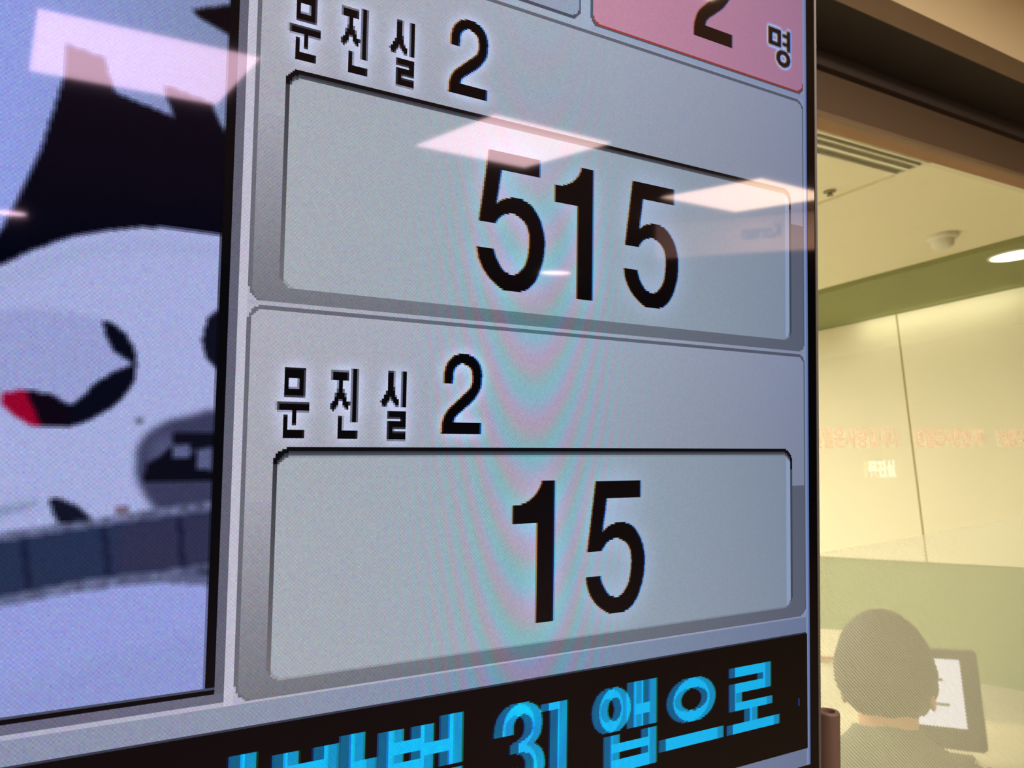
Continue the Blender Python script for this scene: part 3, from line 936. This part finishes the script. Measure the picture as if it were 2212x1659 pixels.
A_ += [spline([(1121.6, 706.9), (1122.4, 700), (1125.4, 694.6), (1130, 691.8), (1134.5, 691.1), (1139.5, 692), (1144, 695.4), (1146.2, 701), (1145.8, 707.6), (1143.7, 711.3), (1141.3, 713.2)], 5)
       + spline([(1141.3, 713.2), (1146.2, 717.4), (1148.3, 724), (1147.2, 730.5), (1142, 735.6), (1134.5, 737.2), (1127, 735.4), (1122.6, 731), (1121.2, 724.5)], 5)
       + [(1127.8, 723.6)]
       + spline([(1127.8, 723.6), (1129.4, 729), (1134.6, 731.6), (1140, 729.2), (1141.4, 723.6), (1138.9, 718.6), (1134, 717.2), (1131.8, 717.1)], 5)
       + [(1131.8, 712.1)]
       + spline([(1134.2, 711.2), (1138.2, 709.2), (1140.2, 706), (1140, 701.4), (1137.8, 698.4), (1134.4, 697.2), (1131, 698.4), (1128.7, 701), (1128.2, 706.8)], 5)]
A_ += [pbox(1209.9, 691, 1216.4, 716.8), pbox(1221.4, 691, 1227.0, 716.8), pbox(1212, 703.8, 1226, 710.2),
       pbox(1193.4, 719.1, 1199.4, 740.2), pbox(1220.8, 719.1, 1227, 740.2), pbox(1196, 724.2, 1225, 729.5), pbox(1196, 733.4, 1225, 740.2)]
A_ += [pbox(1234.2, 728.4, 1281.2, 734.6)]
A_ += [pbox(1291.5, 694, 1324.1, 700.3), pbox(1317.0, 694, 1324.1, 710), pbox(1291.5, 704, 1324.1, 710), pbox(1291.5, 704, 1297.6, 721.3), pbox(1291.5, 715.6, 1325.3, 721.3),
       pbox(1305.1, 720, 1311.6, 730), pbox(1289.8, 728.9, 1331.9, 735.2)]
MA = cover(A_, sy=1)
MA = np.maximum(MA, cover([ell(1195.9, 704.8, 11.1, 12.6)], [ell(1195.7, 704.3, 4.9, 6.8)], sy=1))
MA = np.maximum(MA, cover([ell(1257.4, 708, 17.3, 13.2)], [ell(1257.2, 707.8, 11.0, 6.8)], sy=1))
MB = np.zeros_like(MA); q = int(round(SH * 3)); MB[:, q:] = MA[:, :-q]
ok = ((SEG == S_TICK) & (rr_ < 755))[..., None]
ra, rb = sub_rgb(MA) * ok, sub_rgb(MB) * ok
k = np.interp(cc_, [980, 1150, 1330], [1.0, 1.0, .93])[..., None]
lin = ra * np.array([2, 98, 140.]) + rb * np.array([2, 150, 208.]) 
both = np.minimum(ra, rb)
lin = lin * (1 - both) + both * np.array([0, 192, 255.])
new = np.maximum(IMG, np.clip(lin * k, 0, 255))
IMG = np.where(ok, new, IMG)
SEG[(np.maximum(ra, rb).max(-1) > .3) & ok[..., 0]] = S_TT
put(reg(1356, 722, 1357, 727), (6, 70, 150), S_TICK, lat_=False)

# ---- video window ---------------------------------------------------------------
vm = reg(0, 0, 977, 661)
base = np.zeros_like(IMG)
kx = np.clip((cc_ - 895) / 80, 0, 1)[..., None]; ky = np.clip((rr_ - 340) / 320, 0, 1)[..., None]
base[:] = np.array([146, 160, 232.]) * (1 - kx) + np.array([128, 142, 182.]) * kx
V = base.copy()


def vput(pts, rgb, a=1.0, soft=0):
    m = poly_mask(pts, 1, 1)
    if soft: m = blur(m, soft, 2)
    m = m[..., None] * a
    V[:] = V * (1 - m) + np.asarray(rgb, float) * m


dome = [(872, 496), (893.9, 483.9), (904.2, 476.5), (917.6, 469), (932.2, 464.1), (945.1, 461), (960.2, 459.5), (977, 460.3), (977, 664), (872, 664)]
vput([(913.2, 389.2), (926.9, 391.4), (928, 396.3), (931, 404.3), (932.2, 405.4), (954.7, 410.6), (954.1, 407.3), (952.4, 403.8), (950.7, 397.4), (970.7, 401.3), (971.3, 403.5), (976.5, 413.4), (978, 409.6), (978, 520), (872, 520), (897, 462), (905.9, 434.3), (909.6, 417.3), (912.6, 403.3)], (3, 5, 20))
vput([(961.2, 360.1), (978, 353), (978, 368), (962.3, 362.4)], (8, 6, 14))
vput(dome, (168, 176, 226))
vput([(872, 505), (893.9, 488), (917.6, 474), (945, 466.5), (978, 466), (978, 470), (945, 470.5), (918, 479), (894, 493), (872, 510)], (152, 164, 204), 0.45, 2)
vput([(872, 664), (872, 620), (898, 617), (930, 613), (978, 611), (978, 664)], (150, 160, 226))
vput([(880, 664), (905, 648), (940, 640), (978, 636), (978, 664)], (138, 150, 206), .5, 4)
vput(spline([(872, 512), (894, 502), (913, 499.9), (931, 503), (941, 511), (944, 520), (938, 533), (920, 541), (896, 540), (876, 528)], 4, True), (150, 158, 212), .8, 1)
cres = [(931, 503.3), (933.8, 503), (939.7, 507.6), (943.3, 513.8), (944.6, 520.7), (943.4, 528.7), (938.5, 536.3), (931.7, 541.8), (925, 545.5), (919.2, 547.2), (913.9, 547.5), (912, 540), (913.3, 534.1), (920.7, 538.5), (924.5, 535.2), (928.9, 529.4), (935.6, 524.3), (943.1, 520.2), (935.3, 514.9), (932.2, 508.2)]
vput(cres, (8, 10, 26), 1, 0)
vput([(897.1, 534.2), (904.6, 532.9), (908, 533.2), (914, 547.3), (907.4, 546.9), (901.6, 543), (897.3, 538.7)], (150, 4, 44))
vput([(905, 533), (913.3, 534.1), (921, 541), (919.2, 547.2), (911, 547.4)], (14, 6, 20))
vput([(978, 493), (972.1, 498.5), (970.3, 508.1), (972.1, 515.2), (978, 521.1)], (16, 16, 34))
vput(spline([(945.7, 560), (947.8, 552), (955.9, 545), (966, 542), (980, 541.5), (980, 585), (958, 584), (948, 572)], 4, True), (58, 60, 92), 1, 1)
vput(spline([(950, 560), (952, 553), (958, 549), (962, 556), (956, 562)], 4, True), (96, 100, 140), .6, 2)
vput([(960, 549.4), (978, 549.2), (978, 555), (967.5, 556), (966.8, 554.3), (960.2, 554.3)], (14, 14, 30))
vput([(950, 562.4), (955, 559.6), (960.2, 554.3), (960.2, 559.8), (967, 559.8), (969.5, 556), (969.8, 564.7), (978, 566), (978, 570), (949, 569.5)], (12, 12, 26))
vput([(960.4, 554.6), (966.8, 554.4), (967, 559.6), (960.4, 559.8)], (92, 98, 140)); vput([(969.8, 556), (975.7, 555.9), (976.1, 564.6), (969.9, 564.7)], (88, 94, 134))
vput(ell(946.3, 544.1, 1.6, 1.6, 12), (84, 96, 120))
vput([(872, 583), (898.3, 578.8), (911, 576.4), (911, 579), (896, 583), (872, 587)], (116, 130, 166), .7, 1)
vput([(915.1, 576.2), (918.2, 576.3), (925, 579.6), (930.7, 585.4), (925.3, 587), (918.6, 586), (915.8, 580.7)], (18, 20, 40))
vput([(872, 594), (898.7, 589.4), (933.4, 584.8), (978, 578.6), (978, 616), (958.5, 613.2), (930.1, 613.6), (900, 617.5), (872, 621)], (98, 104, 142))
vput([(938.9, 580), (943.6, 580), (944, 585), (938.8, 585)], (112, 98, 120))
vput([(872, 596.4), (898.9, 592.3), (917.9, 589.8), (935.9, 587.7), (978, 583.3), (978, 611), (950.9, 607.8), (929.9, 609.3), (899.8, 613.6), (872, 618)], (38, 50, 82))
vput([(940, 587.4), (978, 583.3), (978, 611), (950.9, 607.8), (941, 608.6)], (52, 50, 80), .8, 2)
for a, b, c, d_ in ((906.6, 591.8, 909.2, 611.6), (934.6, 588.1, 937.4, 607.6), (963.8, 584.6, 965.8, 606.6)):
    vput([(a - 1, b), (a + 1.2, b), (c + 1.2, d_), (c - 1, d_)], (20, 26, 54), .8)
rs = np.random.RandomState(7)
for c in range(872, 977, 2):
    for f in (lambda c: 588.6 - (c - 898) * 0.128, lambda c: 613.6 - (c - 898) * 0.10):
        y = f(c); vput(pbox(c, y, c + 2, y + 3.2), rs.uniform(58, 150) * np.array([.92, .98, 1.32]), .55)
V = blur(V, 1, 1)
vm3 = vm[..., None]
IMG = np.where(vm3, V, IMG); SEG[vm] = S_VID
IMG[reg(976, 0, 977, 660.5)] = (IMG * 0.7)[reg(976, 0, 977, 660.5)]; put(reg(977, 0, 981, 663.4), (9, 9, 13), S_VID, lat_=False)
put(reg(0, 660, 981, 661), (72, 78, 100), S_VID, lat_=False); put(reg(0, 661, 981, 663.4), (7, 7, 10), S_VID, lat_=False)

# ---- pixel grain, and camera moire fringes painted into the pixel colours ---------------
bright = np.clip(IMG.mean(-1, keepdims=True) / 150, 0, 1)
uo = (cc_ - 1143)
env = (np.exp(-(uo / 62) ** 2) * np.clip((rr_ - 330) / 120, 0.15, 1))[..., None]
ph = 2 * np.pi * ((uo ** 2) / 760 + (rr_ - 440) / 34.0)
tint = np.stack([np.cos(ph), -0.55 * np.cos(ph), 0.45 * np.cos(ph + 2.1)], -1)
not_vid = (SEG != S_VID)[..., None]
IMG = IMG + tint * env * bright * 20 * not_vid + env * bright * not_vid * np.array([-5, 4, 8.])
g1 = ((cc_.astype(int) + rr_.astype(int)) % 2)[..., None] * 2 - 1
g2 = np.random.RandomState(3).normal(0, 1, IMG.shape)
IMG = IMG + bright * (g1 * 3.5 + g2 * 3.5) * np.interp(cc_, [900, 1150, 1350], [1.3, 1.0, .35])[..., None]
IMG = np.clip(IMG, 0, 255)


# ---- screen materials -----------------------------------------------------------
def screen_mat(name, attr=True):
    m = bpy.data.materials.new(name); m.use_nodes = True
    nt = m.node_tree; nt.nodes.clear(); N = nt.nodes.new; L = nt.links.new
    o = N('ShaderNodeOutputMaterial'); e = N('ShaderNodeEmission')
    if attr:
        a = N('ShaderNodeAttribute'); a.attribute_name = 'pixel'; L(a.outputs['Color'], e.inputs[0])
        e.inputs[1].default_value = 0.93
    else:
        e.inputs[0].default_value = (0.0015, 0.0012, 0.0015, 1)
    g = N('ShaderNodeBsdfGlossy'); g.inputs[0].default_value = (0.95, 0.62, 0.80, 1); g.inputs['Roughness'].default_value = 0.035
    f0 = N('ShaderNodeFresnel'); f0.inputs[0].default_value = 1.5
    f = N('ShaderNodeMath'); f.operation = 'MULTIPLY'; f.inputs[1].default_value = 0.62; L(f0.outputs[0], f.inputs[0])
    # coated glass: the coating's hue shifts from violet to amber with the angle of incidence
    lw = N('ShaderNodeLayerWeight'); lw.inputs[0].default_value = 0.5
    mr = N('ShaderNodeMapRange'); mr.inputs[1].default_value = 0.08; mr.inputs[2].default_value = 0.36
    L(lw.outputs['Facing'], mr.inputs[0])
    cm = N('ShaderNodeMix'); cm.data_type = 'RGBA'; cm.inputs[6].default_value = (0.92, 0.64, 1.0, 1); cm.inputs[7].default_value = (1.0, 0.78, 0.62, 1)
    L(mr.outputs[0], cm.inputs[0]); L(cm.outputs[2], g.inputs[0])
    bl = N('ShaderNodeMixShader'); bk = N('ShaderNodeBsdfDiffuse'); bk.inputs[0].default_value = (0, 0, 0, 1)
    L(f.outputs[0], bl.inputs[0]); L(bk.outputs[0], bl.inputs[1]); L(g.outputs[0], bl.inputs[2])
    ad = N('ShaderNodeAddShader'); L(bl.outputs[0], ad.inputs[0]); L(e.outputs[0], ad.inputs[1])
    L(ad.outputs[0], o.inputs[0])
    m.cycles.emission_sampling = 'NONE'
    return m


M_scr = screen_mat('lcd_pixels'); M_bez = screen_mat('bezel_glass', False)
bez.data.materials.clear(); bez.data.materials.append(M_bez)


def pixel_mesh(name, mask, parent, extra=None):
    ii, jj = np.nonzero(mask)
    n = len(ii)
    ex = extra or []
    co = np.zeros((n + len(ex), 4, 3)); colr = np.zeros((n + len(ex), 4)); colr[:, 3] = 1
    for k, (dc, dr) in enumerate(((0, 1), (1, 1), (1, 0), (0, 0))):
        c = C0 + jj + dc; r = R0_ + ii + dr
        co[:n, k, 0] = (403.8 - (1366 - c) * PP) / 1000 - u0
        co[:n, k, 2] = (-4.35 - (r - 551) * PP) / 1000 - v0
    colr[:n, :3] = s2l(IMG[ii, jj])
    for q, (c0, r0, c1, r1, rgb) in enumerate(ex):
        for k, (c, r) in enumerate(((c0, r1), (c1, r1), (c1, r0), (c0, r0))): co[n + q, k] = loc(c, r)
        colr[n + q, :3] = s2l(rgb)
    n += len(ex)
    # merge shared corners so that each part is one clean sheet
    key = np.round(co.reshape(-1, 3) * 1e6).astype(np.int64)
    uniq, inv = np.unique(key[:, 0] * 4000003 + key[:, 2], return_inverse=True)
    first = np.zeros(len(uniq), int); first[inv] = np.arange(len(inv))
    me = bpy.data.meshes.new(name)
    me.vertices.add(len(uniq)); me.vertices.foreach_set('co', co.reshape(-1, 3)[first].astype(np.float32).ravel())
    me.loops.add(4 * n); me.loops.foreach_set('vertex_index', inv.astype(np.int32).ravel())
    me.polygons.add(n); me.polygons.foreach_set('loop_start', np.arange(0, 4 * n, 4, dtype=np.int32))
    me.update(calc_edges=True)
    at = me.attributes.new('pixel', 'FLOAT_COLOR', 'FACE'); at.data.foreach_set('color', colr.astype(np.float32).ravel())
    return link(name, me, M_scr, parent)


def coarse(c0, r0, c1, r1, fn, s=24):
    out = []
    for a in np.arange(c0, c1, s):
        for b in np.arange(r0, r1, s):
            out.append((a, b, min(a + s, c1), min(b + s, r1), fn(a, b)))
    return out


far_bg = coarse(0, 0, 1368, 60, lambda a, b: (150, 158, 182)) + coarse(0, 60, 20, 190, lambda a, b: (190, 188, 208)) + coarse(981, 60, 1368, 190, lambda a, b: (186, 188, 206)) \
    + coarse(0, 190, 20, 664, lambda a, b: (190, 188, 208)) + coarse(0, 664, C0, 679, lambda a, b: (150, 158, 182)) + coarse(0, 756, C0, 767, lambda a, b: (150, 156, 178))
pixel_mesh('screen_background', SEG == S_BG, disp, far_bg)
o = pixel_mesh('video_window', SEG == S_VID, disp, coarse(20, 60, 981, 190, lambda a, b: (150, 164, 236)) +
               coarse(20, 190, C0, 664, lambda a, b: (150, 162, 230) if b < 560 else ((38, 52, 84) if b < 600 else (144, 156, 220)), 19))
o['label'] = 'blurry blue and white video picture with black and red shapes'
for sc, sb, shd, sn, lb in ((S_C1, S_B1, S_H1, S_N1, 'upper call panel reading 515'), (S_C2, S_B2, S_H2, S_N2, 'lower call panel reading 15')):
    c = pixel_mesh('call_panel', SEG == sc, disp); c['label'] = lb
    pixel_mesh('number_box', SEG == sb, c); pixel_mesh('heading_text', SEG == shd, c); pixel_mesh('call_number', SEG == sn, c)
o = pixel_mesh('count_panel', SEG == S_PINK, disp); o['label'] = 'pink box with a red edge'
pixel_mesh('count_number', (SEG == S_PT) & (cc_ < 1310), o); pixel_mesh('counter_word', (SEG == S_PT) & (cc_ > 1310), o)
pixel_mesh('white_panel', SEG == S_WB, disp)
o = pixel_mesh('ticker_bar', SEG == S_TICK, disp, coarse(0, 679, C0, 756, lambda a, b: (5, 4, 6), 77)); o['label'] = 'black strip with cyan scrolling letters'
pixel_mesh('ticker_text', SEG == S_TT, o)
